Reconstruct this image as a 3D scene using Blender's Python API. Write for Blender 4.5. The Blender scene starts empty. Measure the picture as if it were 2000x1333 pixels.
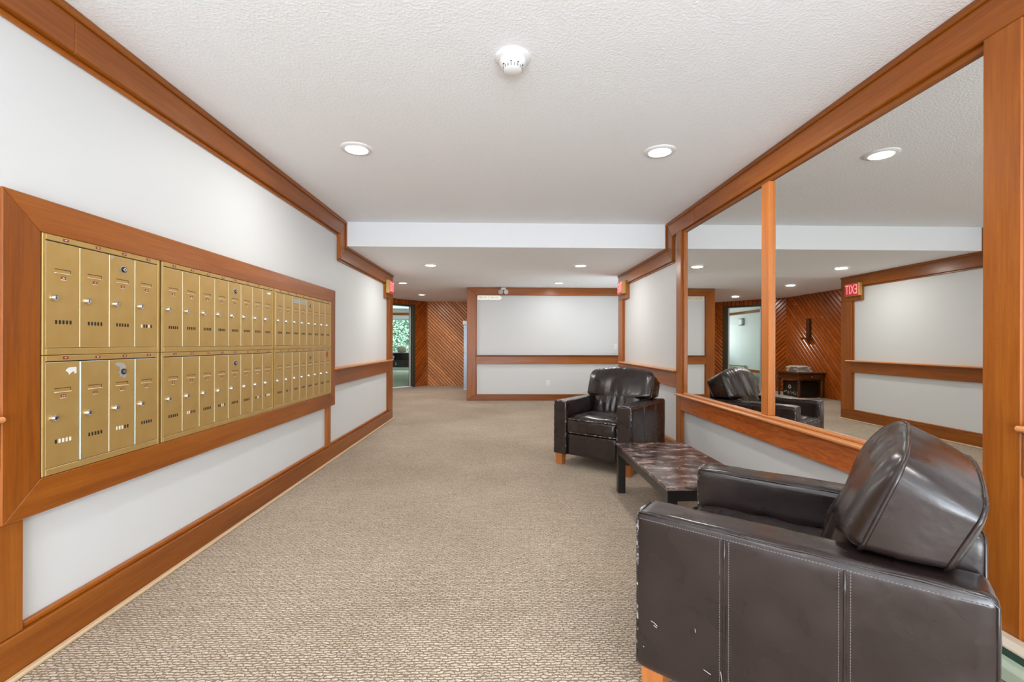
import bpy, bmesh, math, random
from mathutils import Vector, Matrix, noise as mnoise

random.seed(7)
C = bpy.context.scene.collection
R = math.radians
scene = bpy.context.scene

# ------------------------------------------------------------------ camera
CAM_H = 1.15
FPX = 889.0
cam_d = bpy.data.cameras.new('camera')
cam_d.sensor_width = 36.0
cam_d.lens = FPX * 36.0 / 2000.0
cam_d.shift_y = 4.5 / 2000.0
cam_d.clip_start = 0.02
cam = bpy.data.objects.new('camera', cam_d)
C.objects.link(cam)
cam.matrix_world = (Matrix.Translation((0, 0, CAM_H)) @ Matrix.Rotation(-math.atan(20 / FPX), 4, 'Z')
                    @ Matrix.Rotation(R(90), 4, 'X') @ Matrix.Rotation(0.0025, 4, 'Z'))
scene.camera = cam

# ------------------------------------------------------------------ world, lights, exposure
scene.view_settings.view_transform = 'Standard'
scene.view_settings.look = 'None'
scene.view_settings.gamma = 1.0
scene.view_settings.use_curve_mapping = False
scene.view_settings.exposure = 0.13

world = bpy.data.worlds.new('world'); scene.world = world
world.use_nodes = True
bg = world.node_tree.nodes['Background']
bg.inputs[0].default_value = (0.80, 0.90, 1.0, 1)
bg.inputs[1].default_value = 7.0

def area(name, loc, rot, sx, sy, power, col=(1, 1, 1), shape='RECTANGLE', parent=None, spread=180):
    l = bpy.data.lights.new(name, 'AREA'); l.shape = shape
    l.size = sx
    if shape in ('RECTANGLE', 'ELLIPSE'): l.size_y = sy
    l.energy = power; l.color = col; l.spread = R(spread)
    o = bpy.data.objects.new(name, l); C.objects.link(o)
    o.location = loc; o.rotation_euler = rot
    if parent: o.parent = parent
    return o

P_DOWN = 10.0            # each recessed downlight in the near part
P_FAR = 13.0            # each recessed downlight beyond the ceiling step
area('entrance_daylight', (0.1, -2.9, 1.05), (R(106), 0, 0), 3.0, 1.9, 55, (0.86, 0.94, 1.0))
area('ceiling_uplight_fill', (0.1, -2.95, 0.25), (R(123), 0, 0), 3.0, 0.9, 90, (0.85, 0.935, 1.0))  # added low uplight to brighten the near ceiling
area('hall_end_fill', (3.55, 7.7, 0.5), (R(130), 0, R(90)), 1.2, 0.8, 20, (0.92, 0.97, 1.0), spread=110)  # added lamp out of view, lifts the dropped and far ceilings
area('lobby_window_daylight', (-4.4, 20.35, 1.6), (R(-90), 0, 0), 3.6, 1.5, 60, (0.97, 1.0, 1.0))
area('lobby_fill', (-4.3, 15.5, 2.78), (0, 0, 0), 1.2, 4.0, 70, (1.0, 0.98, 0.95))  # added fill lamp for the lobby, no fixture modelled
for lx in (-0.95, 1.05):
    area('rear_downlight', (lx, 0.15, 2.425), (0, 0, 0), 0.14, 0.14, P_DOWN, (1.0, 0.975, 0.94), 'DISK')
    area('rear_downlight', (lx, -2.0, 2.425), (0, 0, 0), 0.14, 0.14, P_DOWN, (1.0, 0.975, 0.94), 'DISK')
for lx in (2.3, 3.1): area('hall_extra_fill', (lx, 8.0, 2.255), (0, 0, 0), 0.14, 0.14, 4.0, (1.0, 0.975, 0.94), 'DISK')  # extra lamps added out of view to brighten the far area

# ------------------------------------------------------------------ node helpers
def srgb(r, g, b):
    f = lambda c: (c / 255 / 12.92) if c / 255 <= 0.04045 else ((c / 255 + 0.055) / 1.055) ** 2.4
    return (f(r), f(g), f(b), 1)

def newmat(name):
    m = bpy.data.materials.new(name); m.use_nodes = True
    nt = m.node_tree
    return m, nt, nt.nodes['Principled BSDF']

def N(nt, t, **kw):
    n = nt.nodes.new(t)
    for k, v in kw.items():
        if k.startswith('i_'):
            n.inputs[k[2:].replace('_', ' ')].default_value = v
        else:
            setattr(n, k, v)
    return n

def simple(name, col, rough=0.5, metal=0.0, spec=0.5, coat=0.0, emit=None, es=0.0, bump=0, bscale=200):
    m, nt, b = newmat(name)
    b.inputs['Base Color'].default_value = col
    b.inputs['Roughness'].default_value = rough
    b.inputs['Metallic'].default_value = metal
    b.inputs['Specular IOR Level'].default_value = spec
    b.inputs['Coat Weight'].default_value = coat
    b.inputs['Coat Roughness'].default_value = 0.12
    if emit:
        b.inputs['Emission Color'].default_value = emit
        b.inputs['Emission Strength'].default_value = es
    if bump:
        tc = N(nt, 'ShaderNodeTexCoord')
        no = N(nt, 'ShaderNodeTexNoise', i_Scale=bscale, i_Detail=4.0)
        nt.links.new(tc.outputs['Object'], no.inputs['Vector'])
        bp = N(nt, 'ShaderNodeBump', i_Strength=bump, i_Distance=0.004)
        nt.links.new(no.outputs['Fac'], bp.inputs['Height'])
        nt.links.new(bp.outputs['Normal'], b.inputs['Normal'])
    return m

def ramp(nt, stops):
    r = N(nt, 'ShaderNodeValToRGB')
    e = r.color_ramp.elements
    while len(e) < len(stops): e.new(0.5)
    for i, (p, c) in enumerate(stops):
        e[i].position = p; e[i].color = c
    return r

def wood(name, axis, cols, rough=0.34, along=1.0, across=22.0, coat=0.1, var=0.35, figure=0.0):
    m, nt, b = newmat(name)
    L = nt.links.new
    tc = N(nt, 'ShaderNodeTexCoord'); oi = N(nt, 'ShaderNodeObjectInfo')
    off = N(nt, 'ShaderNodeVectorMath', operation='MULTIPLY_ADD')
    comb = N(nt, 'ShaderNodeCombineXYZ')
    for k in 'XYZ': L(oi.outputs['Random'], comb.inputs[k])
    L(comb.outputs[0], off.inputs[0]); off.inputs[1].default_value = (13, 29, 7)
    L(tc.outputs['Object'], off.inputs[2])
    mp = N(nt, 'ShaderNodeMapping')
    sc = [across] * 3; sc['xyz'.index(axis)] = along
    mp.inputs['Scale'].default_value = sc
    L(off.outputs[0], mp.inputs['Vector'])
    n1 = N(nt, 'ShaderNodeTexNoise', i_Scale=1.0, i_Detail=5.0, i_Roughness=0.6, i_Distortion=0.6 + figure)
    n2 = N(nt, 'ShaderNodeTexNoise', i_Scale=5.0, i_Detail=3.0, i_Roughness=0.7)
    mp2 = N(nt, 'ShaderNodeMapping'); sc2 = [2.6] * 3; sc2['xyz'.index(axis)] = 0.9
    mp2.inputs['Scale'].default_value = sc2
    L(off.outputs[0], mp2.inputs['Vector'])
    n3 = N(nt, 'ShaderNodeTexNoise', i_Scale=1.0, i_Detail=2.0)
    L(mp.outputs[0], n1.inputs['Vector']); L(mp.outputs[0], n2.inputs['Vector']); L(mp2.outputs[0], n3.inputs['Vector'])
    mx = N(nt, 'ShaderNodeMath', operation='MULTIPLY_ADD'); L(n2.outputs['Fac'], mx.inputs[0]); mx.inputs[1].default_value = 0.35
    mm = N(nt, 'ShaderNodeMath', operation='MULTIPLY_ADD'); L(n1.outputs['Fac'], mm.inputs[0]); mm.inputs[1].default_value = 0.55 + figure * 0.1
    mm2 = N(nt, 'ShaderNodeMath', operation='MULTIPLY'); L(n3.outputs['Fac'], mm2.inputs[0]); mm2.inputs[1].default_value = 0.35
    L(mm2.outputs[0], mm.inputs[2]); L(mm.outputs[0], mx.inputs[2])
    sub = N(nt, 'ShaderNodeMath', operation='SUBTRACT'); L(mx.outputs[0], sub.inputs[0]); sub.inputs[1].default_value = 0.12
    rp = ramp(nt, [(0.22, cols[0]), (0.5, cols[1]), (0.8, cols[2])])
    L(sub.outputs[0], rp.inputs[0])
    hs = N(nt, 'ShaderNodeHueSaturation')
    mr = N(nt, 'ShaderNodeMapRange'); L(oi.outputs['Random'], mr.inputs[0])
    mr.inputs[3].default_value = 1 - var * 0.6; mr.inputs[4].default_value = 1 + var * 0.5
    L(mr.outputs[0], hs.inputs['Value']); L(rp.outputs[0], hs.inputs['Color'])
    L(hs.outputs[0], b.inputs['Base Color'])
    b.inputs['Roughness'].default_value = rough
    b.inputs['Specular IOR Level'].default_value = 0.38
    b.inputs['Coat Weight'].default_value = coat; b.inputs['Coat Roughness'].default_value = 0.22
    bp = N(nt, 'ShaderNodeBump', i_Strength=0.12, i_Distance=0.002)
    L(n2.outputs['Fac'], bp.inputs['Height']); L(bp.outputs[0], b.inputs['Normal'])
    return m

W_COL = (srgb(106, 50, 5), srgb(149, 79, 12), srgb(178, 105, 30))
WX = wood('varnished_fir_x', 'x', W_COL)
WY = wood('varnished_fir_y', 'y', W_COL)
WZ = wood('varnished_fir_z', 'z', W_COL)
WFIG = wood('flame_fir_y', 'y', (srgb(112, 46, 12), srgb(158, 74, 24), srgb(194, 106, 46)), along=2.6, across=15, figure=3.4, var=0.0)
WLT = wood('light_fir_y', 'y', (srgb(186, 112, 58), srgb(212, 140, 82), srgb(230, 166, 108)), var=0.1)
WLZ = wood('light_fir_z', 'z', (srgb(170, 90, 34), srgb(196, 114, 48), srgb(214, 138, 72)), var=0.1)
PLANK = wood('cedar_plank', 'z', (srgb(180, 108, 58), srgb(216, 144, 90), srgb(232, 172, 120)), rough=0.3, along=3, across=9, var=0.35)
PLANKD = wood('dark_cedar_plank', 'z', (srgb(120, 50, 8), srgb(160, 78, 18), srgb(184, 100, 32)), rough=0.26, along=3, across=9, coat=0.6, var=0.35)
DARKGAP = simple('dark_groove', srgb(40, 18, 8), 0.7)
CONS = wood('dark_walnut', 'z', (srgb(52, 26, 12), srgb(84, 46, 22), srgb(110, 66, 34)), rough=0.3)
LEGW = wood('orange_leg', 'z', (srgb(138, 78, 36), srgb(168, 100, 50), srgb(184, 120, 68)), var=0.1)

WALL = simple('white_wall_paint', srgb(216, 218, 218), 0.55, bump=0.05, bscale=90)
SOFF = simple('smooth_white_paint', srgb(230, 232, 234), 0.6)
LOBW = simple('lobby_wall_paint', srgb(226, 230, 230), 0.6)

def ceiling_mat(name, col, s):
    m, nt, b = newmat(name); L = nt.links.new
    b.inputs['Base Color'].default_value = col
    b.inputs['Roughness'].default_value = 0.85
    tc = N(nt, 'ShaderNodeTexCoord')
    n1 = N(nt, 'ShaderNodeTexNoise', i_Scale=48.0, i_Detail=3.0, i_Roughness=0.55, i_Distortion=0.5)
    n2 = N(nt, 'ShaderNodeTexVoronoi', i_Scale=85.0)
    L(tc.outputs['Object'], n1.inputs['Vector']); L(tc.outputs['Object'], n2.inputs['Vector'])
    ad = N(nt, 'ShaderNodeMath', operation='ADD'); L(n1.outputs['Fac'], ad.inputs[0]); L(n2.outputs['Distance'], ad.inputs[1])
    bp = N(nt, 'ShaderNodeBump', i_Strength=s, i_Distance=0.012)
    L(ad.outputs[0], bp.inputs['Height']); L(bp.outputs[0], b.inputs['Normal'])
    return m
CEIL = ceiling_mat('textured_ceiling', srgb(244, 247, 250), 0.16)
CEIL2 = ceiling_mat('textured_ceiling_low', srgb(246, 250, 253), 0.14)

def carpet_mat(name, light, mid, dark):
    m, nt, b = newmat(name); L = nt.links.new
    tc = N(nt, 'ShaderNodeTexCoord')
    nz = N(nt, 'ShaderNodeTexNoise', i_Scale=42.0, i_Detail=2.0)
    L(tc.outputs['Object'], nz.inputs['Vector'])
    sb = N(nt, 'ShaderNodeVectorMath', operation='SUBTRACT'); L(nz.outputs['Color'], sb.inputs[0]); sb.inputs[1].default_value = (0.5, 0.5, 0.5)
    ma = N(nt, 'ShaderNodeVectorMath', operation='MULTIPLY_ADD'); L(sb.outputs[0], ma.inputs[0]); ma.inputs[1].default_value = (0.045, 0.019, 0)
    L(tc.outputs['Object'], ma.inputs[2])
    br = N(nt, 'ShaderNodeTexBrick', offset=0.5, offset_frequency=2, squash=1.0)
    br.inputs['Scale'].default_value = 1.0
    br.inputs['Mortar Size'].default_value = 0.0042
    br.inputs['Mortar Smooth'].default_value = 1.0
    br.inputs['Brick Width'].default_value = 0.030
    br.inputs['Row Height'].default_value = 0.0128
    br.inputs['Color1'].default_value = light; br.inputs['Color2'].default_value = mid; br.inputs['Mortar'].default_value = dark
    L(ma.outputs[0], br.inputs['Vector'])
    big = N(nt, 'ShaderNodeTexNoise', i_Scale=1.1, i_Detail=3.0)
    L(tc.outputs['Object'], big.inputs['Vector'])
    fine = N(nt, 'ShaderNodeTexNoise', i_Scale=190.0, i_Detail=3.0)
    L(tc.outputs['Object'], fine.inputs['Vector'])
    rp = ramp(nt, [(0.3, (0.86, 0.84, 0.82, 1)), (0.7, (1.06, 1.06, 1.06, 1))]); L(big.outputs['Fac'], rp.inputs[0])
    mu = N(nt, 'ShaderNodeMix', data_type='RGBA', blend_type='MULTIPLY'); mu.inputs[0].default_value = 1
    L(br.outputs['Color'], mu.inputs[6]); L(rp.outputs[0], mu.inputs[7])
    rp2 = ramp(nt, [(0.3, (0.74, 0.74, 0.74, 1)), (0.7, (1.24, 1.24, 1.24, 1))]); L(fine.outputs['Fac'], rp2.inputs[0])
    mu2 = N(nt, 'ShaderNodeMix', data_type='RGBA', blend_type='MULTIPLY'); mu2.inputs[0].default_value = 1
    L(mu.outputs[2], mu2.inputs[6]); L(rp2.outputs[0], mu2.inputs[7])
    L(mu2.outputs[2], b.inputs['Base Color'])
    b.inputs['Roughness'].default_value = 0.95; b.inputs['Specular IOR Level'].default_value = 0.1
    inv = N(nt, 'ShaderNodeMath', operation='MULTIPLY_ADD'); L(br.outputs['Fac'], inv.inputs[0]); inv.inputs[1].default_value = -1.0
    L(fine.outputs['Fac'], inv.inputs[2])
    bp = N(nt, 'ShaderNodeBump', i_Strength=0.8, i_Distance=0.006); L(inv.outputs[0], bp.inputs['Height']); L(bp.outputs[0], b.inputs['Normal'])
    return m
CARPET = carpet_mat('looped_beige_carpet', srgb(222, 207, 188), srgb(204, 188, 168), srgb(148, 130, 112))
GREENC = simple('pale_green_carpet', srgb(164, 176, 152), 0.95, spec=0.1, bump=0.4, bscale=300)

def leather(name, worn=0.0):
    m, nt, b = newmat(name); L = nt.links.new
    tc = N(nt, 'ShaderNodeTexCoord')
    n1 = N(nt, 'ShaderNodeTexNoise', i_Scale=7.0, i_Detail=3.0, i_Roughness=0.5)
    L(tc.outputs['Object'], n1.inputs['Vector'])
    rp = ramp(nt, [(0.0, srgb(20, 13, 12)), (1.0, srgb(46, 33, 31))]); L(n1.outputs['Fac'], rp.inputs[0])
    col = rp.outputs[0]
    if worn:
        n4 = N(nt, 'ShaderNodeTexNoise', i_Scale=38.0, i_Detail=4.0, i_Roughness=0.7)
        L(tc.outputs['Object'], n4.inputs['Vector'])
        r4 = ramp(nt, [(0.60 - worn * 0.1, (0, 0, 0, 1)), (0.66, (1, 1, 1, 1))]); L(n4.outputs['Fac'], r4.inputs[0])
        mx = N(nt, 'ShaderNodeMix', data_type='RGBA'); L(r4.outputs[0], mx.inputs[0]); L(col, mx.inputs[6]); mx.inputs[7].default_value = srgb(186, 186, 186)
        col = mx.outputs[2]
    L(col, b.inputs['Base Color'])
    r2 = ramp(nt, [(0.0, (0.14,) * 3 + (1,)), (1.0, (0.44,) * 3 + (1,))]); L(n1.outputs['Fac'], r2.inputs[0])
    L(r2.outputs[0], b.inputs['Roughness'])
    b.inputs['Specular IOR Level'].default_value = 0.55
    b.inputs['Coat Weight'].default_value = 0.25; b.inputs['Coat Roughness'].default_value = 0.2
    n3 = N(nt, 'ShaderNodeTexNoise', i_Scale=11.0, i_Detail=4.0); L(tc.outputs['Object'], n3.inputs['Vector'])
    bp2 = N(nt, 'ShaderNodeBump', i_Strength=0.2, i_Distance=0.014); L(n3.outputs['Fac'], bp2.inputs['Height'])
    L(bp2.outputs[0], b.inputs['Normal'])
    return m
LEATHER = leather('dark_brown_leather')
PIPING = leather('worn_leather_piping', worn=0.8)
PIPING2 = leather('rubbed_leather_piping', worn=0.15)
STITCH = simple('stitch_thread', srgb(112, 102, 100), 0.7)

def marble_mat():
    m, nt, b = newmat('brown_faux_marble'); L = nt.links.new
    tc = N(nt, 'ShaderNodeTexCoord'); mp = N(nt, 'ShaderNodeMapping'); mp.inputs['Scale'].default_value = (5, 9, 7)
    mp.inputs['Rotation'].default_value = (0, 0, 0.35)
    L(tc.outputs['Object'], mp.inputs['Vector'])
    n1 = N(nt, 'ShaderNodeTexNoise', i_Scale=1.5, i_Detail=9.0, i_Roughness=0.72, i_Distortion=0.5); L(mp.outputs[0], n1.inputs['Vector'])
    n2 = N(nt, 'ShaderNodeTexNoise', i_Scale=0.7, i_Detail=3.0); L(tc.outputs['Object'], n2.inputs['Vector']); n2.inputs['Scale'].default_value = 4.0
    rp = ramp(nt, [(0.38, srgb(42, 35, 34)), (0.49, srgb(86, 72, 69)), (0.57, srgb(140, 122, 116)), (0.66, srgb(196, 186, 180))])
    L(n1.outputs['Fac'], rp.inputs[0])
    r2 = ramp(nt, [(0.42, (0.85, 0.85, 0.9, 1)), (0.58, (1.0, 0.93, 0.90, 1))]); L(n2.outputs['Fac'], r2.inputs[0])
    mu = N(nt, 'ShaderNodeMix', data_type='RGBA', blend_type='MULTIPLY'); mu.inputs[0].default_value = 1
    L(rp.outputs[0], mu.inputs[6]); L(r2.outputs[0], mu.inputs[7]); L(mu.outputs[2], b.inputs['Base Color'])
    b.inputs['Roughness'].default_value = 0.15
    return m
MARBLE = marble_mat()
BLACKW = simple('black_lacquer', srgb(26, 24, 23), 0.35, coat=0.2)

def gold_mat():
    m, nt, b = newmat('gold_painted_metal'); L = nt.links.new
    tc = N(nt, 'ShaderNodeTexCoord'); n = N(nt, 'ShaderNodeTexNoise', i_Scale=9.0, i_Detail=4.0); L(tc.outputs['Object'], n.inputs['Vector'])
    rp = ramp(nt, [(0.3, srgb(190, 154, 88)), (0.7, srgb(198, 164, 102))]); L(n.outputs['Fac'], rp.inputs[0]); L(rp.outputs[0], b.inputs['Base Color'])
    b.inputs['Metallic'].default_value = 0.55; b.inputs['Roughness'].default_value = 0.42
    return m
GOLD = gold_mat()
GOLDEDGE = simple('pale_highlight_edge', srgb(226, 214, 178), 0.4, metal=0.3)  # pale tone puts the bevel highlights into the door edge colour
STEELEDGE = simple('zinc_edge', srgb(188, 196, 190), 0.4, metal=0.2)
BOXDARK = simple('mailbox_dark_inside', srgb(34, 26, 16), 0.7)
SLOTBROWN = simple('slot_shadow_brown', srgb(84, 60, 26), 0.6)
CHROME = simple('chrome', srgb(220, 222, 224), 0.18, metal=1.0)
KEYHOLE = simple('keyhole_black', srgb(20, 20, 22), 0.5)
REDTAG = simple('red_tag', srgb(128, 46, 36), 0.45)
PALE = simple('pale_print', srgb(235, 215, 210), 0.5)
PAPER = simple('white_paper', srgb(222, 222, 218), 0.7)
SCUFF = simple('silver_scuff', srgb(176, 174, 170), 0.45, metal=0.3)
PALEBLUE = simple('faded_blue_tape', srgb(160, 170, 165), 0.5)
REDSTK = simple('red_oval_sticker', srgb(176, 70, 44), 0.5)
MIRROR = simple('mirror_silver', (0.80, 0.80, 0.77, 1), 0.012, metal=1.0)
WHITEP = simple('white_plastic', srgb(238, 238, 238), 0.35)
GREYP = simple('grey_plastic', srgb(150, 150, 150), 0.5)
LENS = simple('downlight_lens', (1, 1, 1, 1), 0.5, emit=(1, 0.97, 0.93, 1), es=6.0)
BRASS = simple('brushed_brass', srgb(205, 180, 120), 0.32, metal=0.85)
PLATEB = simple('pale_brass_plate', srgb(236, 230, 212), 0.3, metal=0.4)
OLIVE = simple('olive_metal_frame', srgb(74, 72, 54), 0.4, metal=0.3)
BEIGE = simple('beige_heater_enamel', srgb(206, 192, 172), 0.45)
HGREEN = simple('pale_green_enamel', srgb(170, 182, 160), 0.4)
HDARK = simple('dark_green_fin', srgb(50, 78, 62), 0.5)
SHOE = simple('beige_carpet_edge', srgb(206, 178, 142), 0.7)
BLUEGREY = simple('blue_grey_metal', srgb(158, 172, 186), 0.3, metal=0.4)
LIGHTGREY = simple('pale_grey_metal', srgb(206, 210, 214), 0.4, metal=0.2)
EXITRED = simple('exit_red_panel', srgb(170, 40, 50), 0.4, emit=srgb(214, 50, 66), es=0.35)
EXITLET = simple('exit_letter_glow', srgb(255, 160, 160), 0.4, emit=srgb(255, 150, 150), es=0.75)
EXITGOLD = simple('exit_gold_case', srgb(196, 160, 88), 0.4, metal=0.4)
WOVEN = simple('beige_weave', srgb(176, 168, 148), 0.8, bump=0.6, bscale=160)
CABBLACK = simple('black_cabinet', srgb(34, 40, 44), 0.3, coat=0.2)
LEAF = simple('hedge_leaf', srgb(140, 180, 138), 0.45)
LEAF2 = simple('hedge_leaf_pale', srgb(206, 230, 210), 0.45)
HEDGE = simple('hedge_core', srgb(80, 112, 90), 0.9)

def glass_mat(name, tint, gl=0.07):
    m = bpy.data.materials.new(name); m.use_nodes = True
    nt = m.node_tree; nt.nodes.clear()
    o = N(nt, 'ShaderNodeOutputMaterial'); t = N(nt, 'ShaderNodeBsdfTransparent'); g = N(nt, 'ShaderNodeBsdfGlossy'); mx = N(nt, 'ShaderNodeMixShader')
    t.inputs[0].default_value = tint; g.inputs['Roughness'].default_value = 0.02; mx.inputs[0].default_value = gl
    nt.links.new(t.outputs[0], mx.inputs[1]); nt.links.new(g.outputs[0], mx.inputs[2]); nt.links.new(mx.outputs[0], o.inputs[0])
    return m
GLASS = glass_mat('tinted_glass', (0.96, 0.98, 0.97, 1))
GLASSC = glass_mat('clear_glass', (0.96, 0.98, 0.98, 1), 0.05)

# ------------------------------------------------------------------ mesh helpers
def obj(name, bm, mats, parent=None, loc=(0, 0, 0), rot=(0, 0, 0), smooth=None):
    me = bpy.data.meshes.new(name)
    bmesh.ops.recalc_face_normals(bm, faces=bm.faces[:])
    bm.to_mesh(me); bm.free()
    for m in (mats if isinstance(mats, (list, tuple)) else [mats]): me.materials.append(m)
    if smooth is not None:
        me.shade_smooth() if smooth >= 180 else me.shade_flat()
        if smooth < 180 and smooth > 0:
            me.shade_smooth()
            try: me.set_sharp_from_angle(angle=R(smooth))
            except Exception: pass
    o = bpy.data.objects.new(name, me); C.objects.link(o)
    o.location = loc; o.rotation_euler = rot
    if parent: o.parent = parent
    return o

def inst(name, src, parent=None, loc=(0, 0, 0), rot=(0, 0, 0)):
    o = src.copy(); o.name = name; C.objects.link(o)
    o.parent = parent; o.location = loc; o.rotation_euler = rot
    return o

def tag(o, label, cat, group=None, kind=None):
    o['label'] = label; o['category'] = cat
    if group: o['group'] = group
    if kind: o['kind'] = kind
    return o

def thing(name, label, cat, loc=(0, 0, 0), rotz=0.0, group=None):
    o = bpy.data.objects.new(name, None); C.objects.link(o)
    o.empty_display_size = 0.1
    o.location = loc; o.rotation_euler = (0, 0, rotz)
    return tag(o, label, cat, group)

def struct(o):
    o['kind'] = 'structure'; return o

def _post(bm, verts, bev, seg, mi):
    faces = set(f for v in verts for f in v.link_faces)
    for f in faces: f.material_index = mi
    if bev > 0:
        edges = list(set(e for v in verts for e in v.link_edges))
        r = bmesh.ops.bevel(bm, geom=edges, offset=bev, segments=seg, affect='EDGES', profile=0.6)
        for f in r['faces']: f.material_index = mi

def box(bm, x0, x1, y0, y1, z0, z1, bev=0.0, mi=0, seg=1):
    vs = [bm.verts.new((x, y, z)) for x in (x0, x1) for y in (y0, y1) for z in (z0, z1)]
    for idx in ((0, 1, 3, 2), (4, 6, 7, 5), (0, 4, 5, 1), (2, 3, 7, 6), (0, 2, 6, 4), (1, 5, 7, 3)):
        bm.faces.new([vs[i] for i in idx])
    _post(bm, vs, bev, seg, mi)

def prism(bm, pts, ext, bev=0.0, mi=0):
    ext = Vector(ext)
    a = [bm.verts.new(p) for p in pts]; b = [bm.verts.new(Vector(p) + ext) for p in pts]
    n = len(pts)
    bm.faces.new(a); bm.faces.new(b[::-1])
    for i in range(n): bm.faces.new((a[i], a[(i + 1) % n], b[(i + 1) % n], b[i]))
    _post(bm, a + b, bev, 1, mi)

def tube(bm, pts, r, n=6, closed=False, mi=0):
    pts = [Vector(p) for p in pts]; rings = []; m = len(pts)
    up = Vector((0, 0, 1)); prev = None
    for i, p in enumerate(pts):
        if closed: t = pts[(i + 1) % m] - pts[i - 1]
        else: t = pts[min(i + 1, m - 1)] - pts[max(i - 1, 0)]
        t = t.normalized() if t.length > 1e-9 else Vector((1, 0, 0))
        if prev is None:
            s = t.cross(up)
            if s.length < 1e-3: s = t.cross(Vector((1, 0, 0)))
        else:
            s = prev - t * prev.dot(t)
            if s.length < 1e-3: s = t.cross(up)
        s.normalize(); prev = s; w = t.cross(s)
        rings.append([bm.verts.new(p + (s * math.cos(2 * math.pi * k / n) + w * math.sin(2 * math.pi * k / n)) * r) for k in range(n)])
    for i in range(m if closed else m - 1):
        A = rings[i]; B = rings[(i + 1) % m]
        for k in range(n):
            f = bm.faces.new((A[k], A[(k + 1) % n], B[(k + 1) % n], B[k])); f.material_index = mi
    if not closed:
        for Rg in (rings[0][::-1], rings[-1]):
            f = bm.faces.new(Rg); f.material_index = mi

def lathe(bm, prof, n=24, loc=(0, 0, 0), M=None, mi=0):
    rings = []
    for (r, z) in prof:
        if r < 1e-6: rings.append([bm.verts.new((0, 0, z))])
        else: rings.append([bm.verts.new((r * math.cos(2 * math.pi * k / n), r * math.sin(2 * math.pi * k / n), z)) for k in range(n)])
    new = [v for rg in rings for v in rg]
    for A, B in zip(rings, rings[1:]):
        for k in range(n):
            if len(A) == 1 and len(B) == 1: break
            if len(A) == 1: f = bm.faces.new((A[0], B[k], B[(k + 1) % n]))
            elif len(B) == 1: f = bm.faces.new((A[k], A[(k + 1) % n], B[0]))
            else: f = bm.faces.new((A[k], A[(k + 1) % n], B[(k + 1) % n], B[k]))
            f.material_index = mi
    T = Matrix.Translation(loc) @ (M or Matrix())
    for v in new: v.co = T @ v.co

def text_into(bm, s, size, M, mi=0, depth=0.0):
    cu = bpy.data.curves.new('t', 'FONT'); cu.body = s; cu.size = size
    cu.align_x = 'CENTER'; cu.align_y = 'CENTER'; cu.extrude = depth; cu.resolution_u = 3
    o = bpy.data.objects.new('t', cu); C.objects.link(o)
    me = bpy.data.meshes.new_from_object(o, depsgraph=bpy.context.evaluated_depsgraph_get())
    n0 = len(bm.verts); f0 = len(bm.faces)
    bm.from_mesh(me); bm.verts.ensure_lookup_table(); bm.faces.ensure_lookup_table()
    for v in bm.verts[n0:]: v.co = M @ v.co
    for f in bm.faces[f0:]: f.material_index = mi
    bpy.data.objects.remove(o); bpy.data.curves.remove(cu); bpy.data.meshes.remove(me)

def soft_box(bm, c, size, r, puff=(0, 0, 0), n=10, amp=0.0, freq=8.0, seed=0, mi=0):
    """rounded, slightly inflated upholstered block"""
    half = Vector(size) / 2; c = Vector(c)
    t = bmesh.new(); bmesh.ops.create_cube(t, size=2)
    bmesh.ops.subdivide_edges(t, edges=t.edges[:], cuts=n, use_grid_fill=True)
    vm = {}
    for v in t.verts:
        u = [max(-1, min(1, k)) for k in v.co]
        u2 = [math.copysign(1 - (1 - abs(k)) ** 1.35, k) for k in u]
        q = Vector([u2[i] * half[i] for i in range(3)])
        inner = Vector([max(-(half[i] - r), min(half[i] - r, q[i])) for i in range(3)])
        d = q - inner
        nrm = Vector((0, 0, 0))
        if d.length > 1e-9:
            nrm = d.normalized(); q = inner + nrm * r
        for i in range(3):
            if abs(u[i]) > 0.999:
                j, k = (i + 1) % 3, (i + 2) % 3
                q[i] += math.copysign(puff[i] * (1 - u[j] ** 4) * (1 - u[k] ** 4), u[i])
        if amp:
            p = (q + c) * freq + Vector((seed, seed * 2, 0))
            q += nrm * amp * mnoise.noise(p) + nrm * amp * 0.5 * mnoise.noise(p * 2.3)
        vm[v] = bm.verts.new(q + c)
    for f in t.faces:
        g = bm.faces.new([vm[v] for v in f.verts]); g.smooth = True; g.material_index = mi
    t.free()

# ------------------------------------------------------------------ the shell
K = 20 / FPX
XL, XLW = -1.66, -1.70          # left: face of the wood trim / painted wall
XR, XRW = 1.775, 1.815          # right
ZC, ZB, ZF = 2.44, 2.18, 2.27   # main, dropped and far ceiling heights
YB = -3.2
A = Vector((-3.26, 10.85)); B = Vector((-2.02, 12.345))   # diagonal door wall ends

def flat(name, pts, z, mat):
    bm = bmesh.new()
    prism(bm, [(p[0], p[1], z) for p in pts], (0, 0, -0.12)); return struct(obj(name, bm, mat))

flat('floor', [(-3.4, YB), (3.7, YB), (3.7, 12.5), (-2.02, 12.5), (B.x, B.y), (A.x, A.y), (-3.4, A.y)], 0.0, CARPET)
flat('floor', [(A.x, A.y), (B.x, B.y), (-2.02, 21), (-6.7, 21), (-6.7, A.y)], 0.0, GREENC)

def sbox(name, mat, *a, bev=0.0):
    bm = bmesh.new(); box(bm, *a, bev=bev); return struct(obj(name, bm, mat))

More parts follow.
